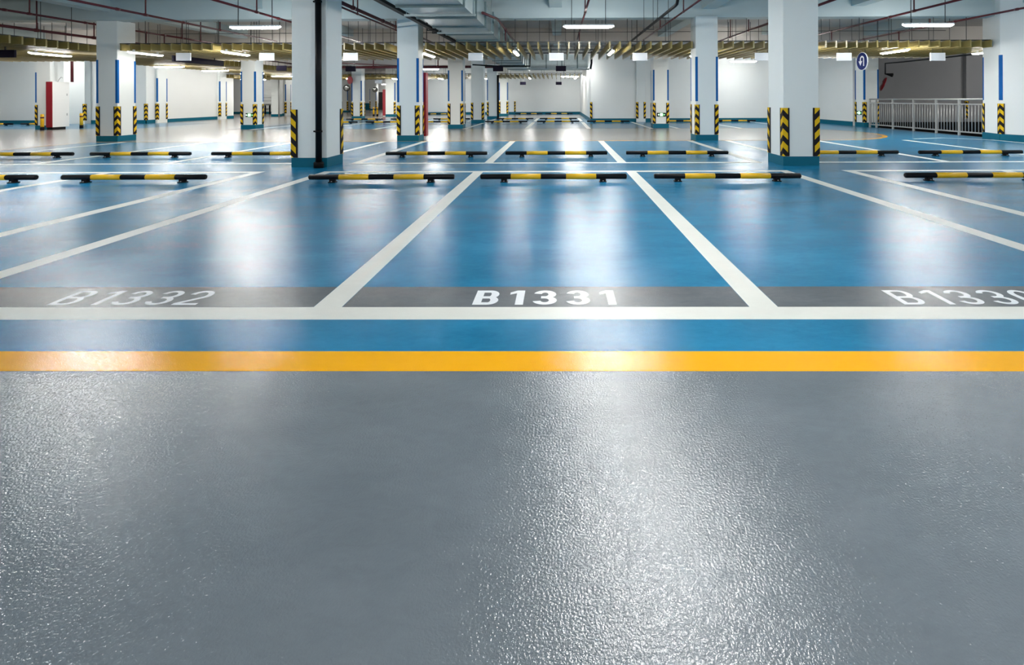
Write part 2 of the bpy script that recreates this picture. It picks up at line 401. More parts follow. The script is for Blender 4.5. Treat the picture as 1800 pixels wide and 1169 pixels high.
column(-12.72, -12.14, 19.66, 20.2, 'white column with green exit sign, standing in the left aisle', z1=3.4)
column(-4.39, -3.81, 19.42, 19.92, 'pale blue-striped column across the aisle, right of the red-edged column', z1=3.4)
column(3.70, 4.31, 19.6, 20.1, 'pale column with green exit sign in front of white wall block', z1=3.4)
column(12.22, 12.80, 19.95, 20.55, 'white blue-striped pier at the far end of the ramp railing', 'abd', z1=3.36)
column(-4.28, -3.68, 23.9, 24.4, 'grey-white column without blue stripes in the middle distance', 'ab', False, z1=3.4)
column(-12.48, -11.88, 29.6, 30.1, 'distant column with a red disc on its left side', z1=3.2)
column(-4.24, -3.66, 28.85, 29.35, 'distant column with a thin black pipe on its right side', 'ad', z1=3.2)
column(-4.14, -3.54, 33.75, 34.25, 'distant column standing before the far white wall', 'abc', z1=3.4)
column(-11.78, -11.13, 33.4, 34.0, 'distant column with red cabinet on its left edge', 'b', z1=3.4)
column(-20.1, -19.62, 34.35, 34.85, 'distant bare white column beside a dark pipe at the far left', '', False, z1=3.4)
column(-20.1, -19.5, 45.4, 46.0, 'very distant column carrying a round mirror', 'ab', z1=3.9)
column(-20.37, -19.65, 52.9, 53.5, 'farthest column, beside the dark door', 'ab', z1=3.9)
P_ = dict(z1=3.36, name='wall_pier', cat='wall pier', skirt=False)
column(-20.72, -20.60, 25.2, 25.85, 'shallow blue-striped pier on the left wall, nearer one', 'bc', **P_)
column(-20.72, -20.55, 29.8, 30.4, 'shallow blue-striped pier on the left wall, farther one', 'bc', **P_)
column(-20.12, -20.0, 36.0, 36.7, 'shallow pier on the far left wall beyond the dark pipe', 'bc', **P_)
column(3.81, 4.26, 24.6, 24.72, 'shallow pier without blue stripes on the white wall block', 'ab', False, **P_)
column(10.42, 11.0, 24.5, 24.72, 'shallow pier on the white wall behind the pipeless near column', 'a', **P_)
column(-24.75, -23.47, 24.3, 24.63, 'bright white pier on the left wall right of the hydrant cabinet', 'b', False, **P_)
column(19.45, 19.74, 23.8, 24.0, 'grey pier on the ramp wall behind the railing', 'a', False, skirt=False, name='wall_pier', cat='wall pier', z1=3.36)
for c in bpy.data.objects['wall_pier.006'].children:
    if c.name.startswith('shaft'): c.data.materials[0] = M['greywall']
g = thing('corner_guard_strip', 'hazard guard on the left corner of the white wall block', 'corner guard', (1.56, 24.75, .16)); guard(g, 1.53, 24.72, -1, -1)
g = thing('corner_guard_strip', 'chevron guard on the end corner of the long left wall', 'corner guard', (-20.72, 24.66, .16)); guard(g, -20.70, 24.63, 1, -1)
g = thing('corner_guard_strip', 'small hazard guard at the far wall corner right of the distant column', 'corner guard', (-3.45, 38, .16)); guard(g, -3.4, 37.95, 1, -1)
g = thing('corner_guard_strip', 'chevron guard with blue stripe on the right-hand wall corner by the railing', 'corner guard', (11.82, 13.36, .16))
# the near right wall corner is oblique: build the guard legs along its two faces
def obl_part(name, mat, L, z0, z1, t, uvm):
    b = MB(); o = Vector((11.82, 13.36))
    for tgt, sgn in (((13.3, 9.55), 1), ((12.03, 14.15), -1)):
        d = (Vector(tgt)-o).normalized(); n = Vector((d.y, -d.x))*sgn
        p = [o, o+d*L, o+d*L+n*t, o+n*t]
        lo = [(q.x, q.y, z0) for q in p]; hi = [(q.x, q.y, z1) for q in p]
        u = [(L, z0), (0, z0), (0, z1-.02), (L, z1-.02)] if uvm else None
        b.quad([lo[2], lo[3], hi[3], hi[2]], 0, u)
        e = [(1, 0)]*4 if uvm else None
        b.quad([lo[1], lo[2], hi[2], hi[1]], 0, e); b.quad(hi, 0, e); b.quad([lo[3], lo[0], hi[0], hi[3]], 0, e)
    return b
obl_part('corner_guard', 'hazard', .1, .17, .985, .015, True).build('corner_guard', 'hazard', g)
obl_part('blue_stripe', 'bluepaint', .06, 1.075, 2.29, .004, False).build('blue_stripe', 'bluepaint', g)
b = MB(); q = Vector((12.03, 14.15)); d = (Vector((11.82, 13.36))-q).normalized(); n = Vector((d.y, -d.x))
for (z0, z1, L, t, nm, mt) in ((1.075, 2.29, .05, .004, 'blue_stripe', 'bluepaint'),):
    b = MB(); b.prism([tuple(q), tuple(q+d*L), tuple(q+d*L+n*t), tuple(q+n*t)], z0, z1); b.build(nm, mt, g)
b = MB(); L = .1; t = .015; p = [q, q+d*L, q+d*L+n*t, q+n*t]; lo = [(v.x, v.y, .17) for v in p]; hi = [(v.x, v.y, .985) for v in p]
b.quad([lo[3], lo[2], hi[2], hi[3]], 0, [(0, .17), (L, .17), (L, .965), (0, .965)]); b.quad([lo[2], lo[1], hi[1], hi[2]], 0, [(1, 0)]*4); b.quad(hi, 0, [(1, 0)]*4); b.quad([lo[0], lo[3], hi[3], hi[0]], 0, [(1, 0)]*4)
b.build('corner_guard', 'hazard', g)

# ------------------------------------------------------------------ wheel stops
def make_stop(label, loc):
    t = thing('wheel_stop', label, 'wheel stop', loc, 'wheel stops at the ends of the bays')
    R = .0375; z = .074; L = 1.015
    b = MB(); b.tube([(-L, 0, z), (-L+.012, 0, z), (L-.012, 0, z), (L, 0, z)], R, 16, rs=[R-.012, R, R, R-.012]); local(b, 'bar', 'blackpaint', t)
    for s in (-1, 1):
        b = MB(); b.tube([(s*.175, 0, z), (s*.59, 0, z)], R+.0012, 16); local(b, 'yellow_band', 'yellowpaint', t)
        f = MB(); f.box(s*.685-.04, s*.685+.04, -.03, .03, .012, .05, 0, .006); f.box(s*.685-.05, s*.685+.05, -.05, .05, 0, .012, 0, .01)
        fo = local(f, 'foot', 'black', t)
        k = MB(); k.lathe((s*.685, -.04, .012), (0, 0, 1), [(0, .009), (.008, .009), (.011, .005)], 8); bo = k.build('bolt', 'steel'); bo.parent = fo
    return t
stops = [
 ((-8.36, 6.9), 'wheel stop cut off by the left edge of the photo, nearest row'),
 ((-5.97, 6.9), 'wheel stop just left of the black-piped near column, nearest row'),
 ((-2.48, 6.87), 'wheel stop at the back of bay B1332'),
 ((-.09, 6.87), 'wheel stop at the back of bay B1331'),
 ((2.32, 6.88), 'wheel stop at the back of bay B1330'),
 ((5.80, 6.9), 'wheel stop cut off by the right edge of the photo, nearest row'),
 ((-10.83, 9.92), 'second-row wheel stop cut off by the left edge of the photo'),
 ((-8.45, 9.92), 'second-row wheel stop in front of the leftmost three-striped column'),
 ((-5.98, 9.9), 'second-row wheel stop running behind the black-piped near column'),
 ((-2.46, 9.86), 'second-row wheel stop behind the B1332 one'),
 ((-.07, 9.86), 'second-row wheel stop behind the B1331 one'),
 ((2.33, 9.86), 'second-row wheel stop behind the B1330 one'),
 ((5.68, 9.84), 'second-row wheel stop running behind the pipeless near column'),
 ((8.10, 9.82), 'second-row wheel stop cut off by the right edge of the photo'),
 ((-10.72, 23.7), 'third-row wheel stop right of the black-piped near column'),
 ((-8.3, 23.7), 'third-row wheel stop running behind the red-edged column'),
 ((-5.88, 23.7), 'third-row wheel stop between red-edged column and next column across the aisle'),
 ((-2.56, 23.7), 'third-row wheel stop right of the stripeless grey-white column'),
 ((-.08, 23.7), 'third-row wheel stop straight ahead behind bay B1331'),
 ((2.32, 23.7), 'third-row wheel stop before the white wall block'),
 ((5.78, 23.9), 'third-row wheel stop between the exit-sign column and the blue-striped column'),
 ((8.42, 23.9), 'third-row wheel stop under the brightest patch of white wall'),
 ((-10.75, 27.2), 'fourth-row wheel stop before the red-disc column'),
 ((-8.3, 27.2), 'fourth-row wheel stop half hidden by the red-edged column'),
 ((-5.95, 27.2), 'fourth-row wheel stop left of the pale column across the aisle'),
 ((-2.46, 27.2), 'fourth-row wheel stop right of the column with thin black pipe'),
 ((-.08, 27.2), 'fourth-row wheel stop straight ahead, behind the third-row one'),
 ((-9.0, 36.7), 'wheel stop at far wall seen right of the red-edged column'),
 ((-2.3, 36.7), 'wheel stop at the far white wall, left one of the pair ahead'),
 ((-.05, 36.7), 'wheel stop at the far white wall, middle of the view'),
 ((2.35-1.9, 37.35), 'wheel stop at the far wall tucked against the wall block'),
 ((-24.1, 22.9), 'wheel stop at left wall touching the view of the cabinet column'),
 ((-26.5, 22.9), 'wheel stop at left wall cut off by the photo edge')]
stops = [s for s in stops if 'tucked' not in s[1]]
s0 = None
for (x, y), lab in stops:
    if s0 is None: s0 = make_stop(lab, (x, y, .0007))
    else: dup(s0, (x, y, .0007), lab)

# ------------------------------------------------------------------ lamps
def make_lamp(label, loc, rods, flat=1.):
    t = thing('ceiling_light', label, 'strip light', loc)
    L = .60
    b = MB(); k = 7
    prof = [(.045*math.cos(PI*i/k), -.052*flat*math.sin(PI*i/k)) for i in range(k+1)]
    n = k+1; base = len(b.v)
    for X, s in ((-L+.0, .25), (-L+.09, 1), (L-.09, 1), (L, .25)):
        for a, c in prof: b.v.append((X, a*s, c*s))
    for i in range(3):
        for j in range(k): b.face((i*n+j, (i+1)*n+j, (i+1)*n+j+1, i*n+j+1), 0, True)
    b.face(list(range(n))); b.face([3*n+j for j in range(n)][::-1])
    local(b, 'diffuser', 'lamp' if rods == 1 else ('lamp_mid' if rods == 3 else 'lamp_faint' if 'just right of' in label else 'lamp_dim'), t)
    b = MB(); b.box(-L+.01, L-.01, -.05, .05, .002, .035, 0, .012); local(b, 'housing', 'lampbody', t)
    if rods:
        for s in (-.4, .4):
            b = MB(); b.tube([(s, 0, .035), (s, 0, ZS-loc[2])], .009, 6); local(b, 'hanger_rod', 'darksteel', t)
    else:
        for s in (-.4, .4):
            b = MB(); b.box(s-.02, s+.02, -.02, .02, .035, .08); local(b, 'bracket', 'lampbody', t)
    return t
GT, GA = 'strip lights hung across the bays', 'strip lights under the baffle ceilings'
hung = [((-7.16, 11.6, 2.87), 'strip light hung left of the black-piped near column'), ((.69, 11.7, 2.87), 'strip light hung in the middle of the view, under the beam'),
        ((8.67, 11.7, 2.87), 'strip light hung at the right, before the ramp railing'), ((8.48, 22.9, 2.86), 'strip light at the bright patch of white wall'),
        ((.72, 23.8, 2.87), 'strip light left of the white wall block'), ((-7.34, 27.6, 2.85), 'strip light behind the red-edged column'), ((.70, 35.3, 2.76), 'farthest strip light, at the far white wall')]
for x in (-7.3, .85, 8.9):
    for y in (7.7, 3.9, 0., -4.):
        hung.append(((x, y, 2.87), 'strip light above the photo, %s line, %s' % ({-7.3: 'left', .85: 'middle', 8.9: 'right'}[x], {7.7: 'over the wheel stops', 3.9: 'over the bay numbers', 0.: 'over the grey lane', -4.: 'at the back of the grey lane'}[y])))
hung += [((-18.8, 25.4, 3.2), 'added strip light behind the left aisle slats, nearer one'), ((-18.8, 28.4, 3.2), 'added strip light behind the left aisle slats, farther one')]  # unseen lights added to brighten the long left wall
hung += [((x, y, 2.98), 'added strip light above the slats, '+w_) for x, y, w_ in ((-11., 18.2, 'near the exit-sign column in the left aisle'), (6.6, 18.2, 'behind the pipeless near column'), (-9.4, 21.3, 'over the third wheel stop row'), (-18.9, 18.4, 'before the hydrant cabinet'), (-18.0, 20.7, 'behind the hydrant cabinet'), (-24, 18.4, 'over the far left bays'))]  # extra lights added where the slats screen them, to lift the far walls
hung += [((-15.4, 4.2, 2.87), 'strip light over the left aisle beside the near bays'), ((-22.5, 10, 2.87), 'strip light over the left bays'), ((-24.3, 22.8, 3.05), 'added strip light before the bright left pier'),  # pier light is added, set high out of sight to brighten the pier
         ((-7.3, 19.3, 2.87), 'added strip light over the third bay row'), ((8.5, 19.2, 2.87), 'added strip light over the aisle end'), ((.75, 27.6, 2.87), 'strip light directly behind the one left of the wall block'), ((-22.6, 19.5, 2.87), 'added strip light over the left bays, beyond the photo edge'), ((17., 16.6, 3.2), 'added strip light over the ramp, nearer one'), ((21., 20.4, 3.2), 'added strip light over the ramp, farther one'), ((-5.2, 35.4, 2.76), 'strip light at the far white wall, right of the pale column'), ((-8.6, 35.6, 2.76), 'strip light at the far white wall, right of the red-edged column'), ((-24.4, 38.5, 2.8), 'added strip light in the far left recess'), ((-22.5, 47., 2.8), 'strip light in the far passage'), ((-18.6, 37.8, 2.8), 'strip light by the far left wall'), ((-18.5, 53, 2.8), 'strip light before the dark door')]  # third row, aisle end, left bays, ramp and recess lights are added fill
l0 = {}
for loc, lab in hung:
    k = 1 if loc[1] < 14 else (2 if loc[1] < 30 or loc[0] < -12 else 3)
    if k not in l0: l0[k] = make_lamp(lab, loc, k); l0[k]['group'] = GT
    else: dup(l0[k], loc, lab)
under = [((-14.54, 14.05, 2.47), PI/2, 'strip light over the left aisle, above the hydrant cabinet'), ((-11.72, 13.95, 2.47), PI/2, 'strip light just right of the leftmost three-striped column'),
  ((-9.18, 13.98, 2.47), PI/2, 'strip light left of the exit-sign column in the left aisle'), ((-6.8, 14.2, 2.47), PI/2, 'strip light hidden behind the black-piped near column'), ((-3.9, 14.8, 2.47), PI/2, 'strip light end right of the red-edged column'),
  ((-1.25, 14.3, 2.47), PI/2, 'strip light under slats left of the middle white sign'), ((1.48, 14.3, 2.47), PI/2, 'strip light under slats right of the middle white sign'), ((4.1, 14.9, 2.47), PI/2, 'strip light behind the blue-striped column'),
  ((6.8, 14.25, 2.47), PI/2, 'strip light behind the pipeless near column'), ((9.6, 14.25, 2.47), PI/2, 'strip light right of the round blue sign'), ((12.52, 14.5, 2.47), PI/2, 'strip light beside the right-hand wall corner'),
  ((-15.38, 19.4, 2.47), 0, 'crosswise strip light over the left aisle, nearer one'), ((-15.42, 22.05, 2.47), 0, 'crosswise strip light over the left aisle, second one'), ((-15.4, 24.7, 2.47), 0, 'crosswise strip light over the left aisle, third one'),
  ((-15.4, 27.4, 2.47), 0, 'crosswise strip light over the left aisle, fourth one')]
for k, x in enumerate((-19.2, -16.3, -13.4, -10.5, -7.6, -4.75, -1.9, 1.0)):
    under.append(((x, 31.6, 2.47), PI/2, 'strip light under the farther baffle ceiling, %s from the left' % ('first second third fourth fifth sixth seventh eighth'.split()[k])))
u0 = None
for loc, rz, lab in under:
    if 'just right of' in lab: k = make_lamp(lab, loc, 0, .6); k['group'] = GA; k.rotation_euler = (0, 0, rz)
    elif u0 is None: u0 = make_lamp(lab, loc, 0, .6); u0['group'] = GA; u0.rotation_euler = (0, 0, rz)
    else: dup(u0, loc, lab, None, rz)

# ------------------------------------------------------------------ baffle ceilings
ZB0, ZB1, BT = 2.53, 2.72, .042
COLS = [(-13.0, -12.33), (-4.52, -3.85), (3.68, 4.36)]
def mesh_copy(proto, parent, loc=(0, 0, 0)):
    o = proto.copy(); C.objects.link(o); o.parent = parent; o.location = loc; return o
def baffles_y(label, x0, n, step, y0, y1, carriers, cx0, cx1, hang_n, skipcol=True):
    t = thing('baffle_ceiling', label, 'suspended ceiling', (0, y0, 0), 'olive baffle ceilings over the aisles')
    mesh = {}
    for i in range(n):
        x = x0+i*step
        a = y0; e = y1
        if not skipcol and (-12.05 < x < -11.08 or -4.18 < x < -3.5): e = 33.3
        if not skipcol and abs(x+19.86) < .3: continue
        if skipcol and any(p-.03 < x < q+.03 for p, q in COLS): a = 14.5
        k = (a, e)
        if k not in mesh:
            b = MB(); b.box(-BT/2, BT/2, a-y0, e-y0, ZB0, ZB1); mesh[k] = local(b, 'baffle', 'olive', t, (x, 0, 0))
        else: mesh_copy(mesh[k], t, (x, 0, 0))
    for y in carriers:
        segs = [(cx0, cx1)]
        if skipcol and y < 14.2: segs = [(-12.3, -4.55), (-3.8, 3.65), (4.4, cx1)]
        b = MB()
        for p, q in segs: b.box(p, q, y-.02-y0, y+.02-y0, ZB1, ZB1+.032)
        local(b, 'carrier_rail', 'darksteel', t)
    hp = {}
    for j, y in enumerate(carriers):
        top = 3.375 if 13.5 < y < 14.0 else (3.3 if y > 29 and y < 30 else ZS)
        for i in range(hang_n):
            x = cx0+.35+(cx1-cx0-.7)*(i+.23*j % 1)/hang_n+random.uniform(-.12, .12)
            if skipcol and any(p-.1 < x < q+.1 for p, q in COLS) and y < 14.5: continue
            if skipcol and -2.95 < x < -1.4: continue
            if top not in hp:
                b = MB(); b.tube([(0, 0, ZB1+.03), (0, 0, top)], .007, 5); hp[top] = local(b, 'hanger_rod', 'darksteel', t, (x, y-y0, 0))
            else: mesh_copy(hp[top], t, (x, y-y0, 0))
    return t
STEP = .2815
baffles_y('olive slat ceiling hung along the whole first aisle', -.024-46*STEP, 92, STEP, 13.6, 17.4, (13.78, 14.85, 15.95, 17.07), -12.9, 12.7, 24)
baffles_y('olive slat ceiling over the farther aisle, seen small in the distance', -21.3, 80, .285, 30.5, 34.3, (30.6, 32.4), -21.4, 1.4, 20, False)
baffles_y('small olive slat ceiling left of the left aisle', -20.5, 14, STEP, 13.6, 17.4, (13.8, 15.9), -20.6, -16.8, 6, False)
t = thing('baffle_ceiling', 'olive slat ceiling over the left aisle, slats running crosswise', 'suspended ceiling', (-14.85, 9.2, 0), 'olive baffle ceilings over the aisles')
p = None
for i in range(74):
    if p is None:
        b = MB(); b.box(-1.72, 1.72, -BT/2, BT/2, ZB0, ZB1); p = local(b, 'baffle', 'olive', t, (0, i*STEP, 0))
    else: mesh_copy(p, t, (0, i*STEP, 0))
for x in (-1.5, 0, 1.5):
    b = MB(); b.box(x-.02, x+.02, 0, 20.6, ZB1, ZB1+.032); local(b, 'carrier_rail', 'darksteel', t)
p = None
for i in range(22):
    for x in (-1.5, 0, 1.5):
        y = .5+i*.95+random.uniform(-.1, .1)
        if any(a < 9.2+y < c for a, c in ((13.5, 14.1), (19.5, 20.1), (23.9, 24.4), (29.3, 29.9))): continue
        if p is None: b = MB(); b.tube([(0, 0, ZB1+.03), (0, 0, ZS)], .007, 5); p = local(b, 'hanger_rod', 'darksteel', t, (x, y, 0))
        else: mesh_copy(p, t, (x, y, 0))

# ------------------------------------------------------------------ pipes and ducts
def pipe(label, pts, r, mat='darkred', risers=(), rr=.016, name='sprinkler_pipe', coup=(), cat='pipe'):
    x, y, z = pts[0]
    t = thing(name, label, cat, (x, y, z))
    b = MB(); b.tube(pts, r, 12); b.build('run', mat, t)
    for (rx, ry, z0, z1) in risers:
        b = MB(); b.tube([(rx, ry, z0), (rx, ry, z1)], rr, 8); b.build('riser', mat, t)
        b = MB(); d = (Vector(pts[-1])-Vector(pts[0])).normalized(); c = Vector((rx, ry, z0 if abs(z0-z) < abs(z1-z) else z1))
        b.tube([tuple(c-d*.05), tuple(c+d*.05)], r*1.3, 10); b.build('tee', mat, t)
    for y_ in coup:
        b = MB(); b.tube([(x, y_-.04, z), (x, y_+.04, z)], r*1.3, 10); b.build('coupling', mat, t)
    return t
def run(label, x, z, y0, y1, r, rs, **k):
    return pipe(label, [(x, y0, z), (x, y1, z)], r, risers=[(x, y, *( (z, ZS) if up else (2.73, z))) for y, up in rs], **k)
run('dark red pipe highest at the left edge, ending at the three-striped column', -12.98-.12, 3.3, 9.5, 24, .027, [(12.15, 1), (15.6, 0)], coup=(11.6, 13.6))
run('thick dark red pipe low at the left edge, over the slats', -13.72, 3.0, 9.5, 28, .036, [(12.9, 1), (14.5, 1), (16.8, 0), (20, 0)], mat='darkred')
run('thin dark pipe right of the three-striped column, dropping to the slats', -11.8, 3.1, 14.6, 17.3, .02, [(14.7, 0), (15.4, 1), (16.2, 1), (16.9, 0)])
run('dark red pipe crossing in front of the three-striped column', -9.92, 3.2, 8.95, 17.3, .027, [(11.8, 1), (14.4, 1)], coup=(11.05, 13.0))
run('dark red pipe passing behind the hung light left of the black-piped column', -7.06, 3.2, 8.95, 19, .027, [(11.5, 1), (15.2, 0)], coup=(12.4,))
run('upper of the two red pipes left of the red-edged column', -4.72, 3.25, 9.1, 19, .042, [(11.3, 1)], mat='darkred', coup=(13.2,))
run('lower thinner pipe under the red one left of the red-edged column', -4.64, 3.12, 9.1, 19, .021, [(11.35, 1), (14.0, 1)])
run('short dark red pipe above the middle hung light', .61, 3.2, 8.95, 17, .025, [(11.7, 1), (15.2, 0)])
run('thin red pipe beside the black pipe right of the middle light', 2.93, 3.2, 8.95, 18.6, .022, [(11.7, 1), (14.4, 1), (17.2, 0)], coup=(12.6,))
run('dark red pipe passing behind the pipeless near column', 5.72, 3.2, 8.95, 19.3, .03, [(13.4, 1), (15.0, 1), (16.6, 1)])
run('dark red pipe behind the right-hand hung light', 8.38, 3.2, 8.95, 19.4, .027, [(11.75, 1), (15.3, 0)], coup=(12.6,))
run('dark red pipe running into the upper right edge of the photo', 10.65, 3.2, 8.95, 19.4, .025, [(14.3, 1), (15.6, 0), (17.4, 0)], coup=(13.4, 11.6))
pipe('dark pipe kinking up beside the big air duct', [(-1.6, 10.3, 2.95), (-1.49, 11.8, 3.07), (-1.49, 17, 3.07)], .03, risers=[(-1.49, 13.6, 2.74, 3.07)])
t = pipe('thick black pipe left of the middle light bending up into the ceiling', [(2.32, 9.7, ZS), (2.32, 9.7, 3.1), (2.32, 9.78, 3.02), (2.31, 9.9, 3.0), (2.30, 16.2, 3.0)], .033, 'black', name='drain_pipe')
t['label'] = 'thick black pipe between the middle light and the right-hand columns'
for y in (11.1, 12.9):
    b = MB(); b.box(2.18, 2.46, y-.02, y+.02, 2.945, 2.965); b.tube([(2.2, y, 2.95), (2.2, y, ZS)], .007, 6); b.tube([(2.44, y, 2.95), (2.44, y, ZS)], .007, 6); b.build('hanger', 'darksteel', t)
t = thing('cable_tray', 'black trunking running back beside the big air duct', 'cable tray', (-3.34, 8.9, 3.0))
b = MB(); b.box(-3.395, -3.285, 8.9, 19.5, 2.965, 3.03); b.build('trunking', 'black', t)
for y in (12.9, 13.45):
    b = MB(); b.box(-3.46, -3.44, y-.02, y+.02, 2.94, 3.4); b.box(-3.46, -3.22, y-.02, y+.02, 2.94, 2.962); b.box(-3.24, -3.22, y-.02, y+.02, 2.94, 3.4); b.build('hanger', 'darksteel', t)
tag(MB().tube([(-12.2, 15.2, 3.2), (-2.83, 15.2, 3.2)], .009, 6).tube([(-1.66, 15.2, 3.2), (11.8, 15.2, 3.2)], .009, 6).build('conduit', 'darksteel'), 'thin dark conduit running crosswise above the slats', 'conduit')
pipe('thick dark red main running crosswise beyond the first aisle', [(-14, 25.2, 2.8), (-3.3, 25.2, 2.8)], .065, name='sprinkler_main', risers=[(-9.5, 25.2, 2.8, 3.9), (-6.2, 25.2, 2.8, 3.9)], rr=.03)
pipe('thin pipe slanting down to the crosswise red main', [(-9.9, 18.9, 2.63), (-6.7, 22.5, 2.66)], .018)
pipe('black pipe elbow at the end of the big duct, above the dark sign', [(-3.7, 21.0, 2.62), (-2.6, 21.0, 2.55), (-1.25, 21.0, 2.55), (-1.25, 21.0, 3.2)], .03, 'blackpaint', name='drain_pipe')
pipe('black downpipe at left corner of the white wall block', [(1.45, 22.5, 3.3), (1.45, 22.5, 2.78), (1.40, 22.5, 2.5)], .045, 'blackpaint', name='drain_pipe')
# air ducts
def duct(label, x0, x1, y0, y1, z0, z1, ribs, axis='y', hang=()):
    t = thing('air_duct', label, 'air duct', ((x0+x1)/2, y0, z0))
    b = MB(); b.box(x0, x1, y0, y1, z0, z1); b.build('casing', 'galv', t)
    e = .035
    for q in ribs:
        b = MB()
        if axis == 'y':
            b.box(x0-e, x1+e, q-.025, q+.025, z0-e, z0); b.box(x0-e, x0, q-.025, q+.025, z0, z1); b.box(x1, x1+e, q-.025, q+.025, z0, z1)
        else:
            b.box(q-.025, q+.025, y0-e, y0, z0-e, z1); b.box(q-.025, q+.025, y0, y1, z0-e, z0)
        b.build('flange', 'galvdark', t)
    for q in hang:
        b = MB(); b.tube([(x0-.06, q, z0-.05), (x0-.06, q, ZS)], .008, 6); b.tube([(x1+.06, q, z0-.05), (x1+.06, q, ZS)], .008, 6); b.box(x0-.1, x1+.1, q-.02, q+.02, z0-.075, z0-.036); b.build('trapeze_hanger', 'galv', t)
    return t
duct('big galvanised air duct running back along the ceiling left of centre', -2.82, -1.68, 3.0, 29.0, 2.79, 3.34, [8.62, 9.87, 11.12, 12.4, 13.66, 14.9, 16.2, 17.4, 18.7, 21, 22.3, 23.6, 25, 27], hang=(9.3, 11.8))
duct('galvanised duct crossing before the far white wall, left of the wall block', -1.3, 1.28, 22.2, 23.1, 2.56, 3.15, [-.6, .1, .8], 'x', hang=(22.35, 22.95))

# drain pipe on the near column and other wall pipes
t = thing('drain_pipe', 'black drain pipe with a base collar on the near column', 'pipe', (-4.08, 8.345, 0))
b = MB(); b.tube([(-4.08, 8.345, .0), (-4.08, 8.345, 3.37)], .05, 16); b.build('run', 'blackpaint', t)
b = MB(); b.lathe((-4.08, 8.345, 0), (0, 0, 1), [(0, .08), (.085, .08), (.1, .07), (.1, .05)], 20); b.build('collar', 'black', t)
for z in (.6, 2.8):
    b = MB(); b.lathe((-4.08, 8.345, z), (0, 0, 1), [(0, .06), (.03, .06)], 16); b.box(-4.17, -4.13, 8.345, 8.425, z+.002, z+.028); b.build('clamp', 'black', t)
pipe('black downpipe on the right side of a distant column', [(-3.60, 28.85, 0), (-3.60, 28.85, 2.55)], .06, 'blackpaint', name='drain_pipe')
pipe('dark downpipe beside the bare white column at the far left', [(-19.53, 34.3, .0), (-19.53, 34.3, 3.2)], .045, 'steel', name='drain_pipe')
pipe('dark crimson downpipe into the top of the hydrant cabinet', [(-19.93, 20.1, 1.91), (-19.93, 20.1, 3.5)], .05, 'darkred', name='riser_pipe')

# ------------------------------------------------------------------ hydrant cabinets
def cabinet(label, x0, x1, y0, y1, z0, z1, base, handle=True, body='cabwhite'):
    t = thing('hydrant_cabinet', label, 'hydrant cabinet', ((x0+x1)/2, (y0+y1)/2, 0))
    b = MB(); b.box(x0, x1, y0+.02, y1, z0, z1, 0, .008); b.build('body', body, t)
    b = MB(); b.box(x0, x1, y0, y0+.022, z0, z1, 0); b.build('red_front', 'red', t)
    b = MB(); b.box(x0+.01, x1-.01, y0+.03, y1-.15, 0, z0); b.build('plinth', base, t)
    if handle:
        for z in (1.35, .55):
            b = MB(); b.box(x1, x1+.012, y1-.12, y1-.09, z, z+.09); b.build('hinge', 'steel', t)
        b = MB(); b.tube([(x1-.12, y0+.35, z1), (x1-.1, y0+.38, z1+.1), (x1-.05, y0+.42, z1+.2), (x1-.03, y0+.45, z1+.16)], .012, 6); b.build('conduit_stub', 'steel', t)
    return t
cabinet('tall white hydrant cabinet with red front edge at the left column', -20.30, -20.06, 19.42, 20.12, .10, 1.905, 'black')
cabinet('narrow red hydrant cabinet behind the blue-striped column with double pipes', -4.3, -3.835, 14.16, 14.4, .1, 1.92, 'signwhite', False, 'red')
cabinet('distant red hydrant cabinet left of a far column', -12.01, -11.79, 33.5, 34.0, .06, 1.84, 'cabwhite', False)

# ------------------------------------------------------------------ bollards
def make_bollard(label, loc):
    t = thing('bollard', label, 'bollard', loc)
    local(MB().lathe((0, 0, .0), (0, 0, 1), [(0, .055), (.60, .055), (.625, .045), (.63, .02)], 16), 'post', 'yellowpaint', t)
    local(MB().lathe((0, 0, 0), (0, 0, 1), [(0, .065), (.13, .062), (.13, .056)], 16), 'base', 'black', t)
    local(MB().lathe((0, 0, .46), (0, 0, 1), [(0, .0565), (.06, .0565)], 16), 'reflective_band', 'darkred', t)
    return t
b0 = make_bollard('yellow bollard in front of the hydrant cabinet', (-20.22, 19.2, 0)); b0['group'] = 'yellow bollards'
dup(b0, (-19.99, 20.55, 0), 'yellow bollard before the bright left pier')
dup(b0, (-13.0, 34.5, 0), 'far yellow bollard, left one of the pair by the dark door')
dup(b0, (-12.74, 34.5, 0), 'far yellow bollard, right one of the pair by the dark door')

# ------------------------------------------------------------------ hanging signs
def make_board(label, loc, w, h, mat, name='hanging_sign', zt=2.72, group=None):
    t = thing(name, label, 'sign', loc, group)
    local(MB().box(-w/2, w/2, -.02, .02, -h/2, h/2, 0, .004), 'board', mat, t)
    for s in (-.35, .35):
        local(MB().tube([(s*w, 0, h/2), (s*w, 0, zt-loc[2])], .006, 6), 'hanger_rod', 'darksteel', t)
    return t
WS = [(-10.84, 2.405, 'white hanging sign in front of the long dark panel'), (-8.43, 2.395, 'white hanging sign right of the exit-sign column in the left aisle'), (-6.01, 2.386, 'white hanging sign just right of the black-piped near column'),
      (-2.41, 2.37, 'white hanging sign right of the red-edged column'), (-.09, 2.362, 'white hanging sign in the middle of the slats'), (2.305, 2.352, 'white hanging sign left of the blue-striped column'),
      (5.80, 2.338, 'white hanging sign half hidden by the pipeless near column'), (8.13, 2.328, 'white hanging sign left of the round blue sign'), (10.79, 2.318, 'white hanging sign above the ramp railing')]
w0 = None
for x, z, lab in WS:
    if w0 is None: w0 = make_board(lab, (x, 14.2, z), .42, .222, 'signwhite', zt=2.74, group='white bay signs hung under the slats')
    else: dup(w0, (x, 14.2, z), lab)
d0 = None
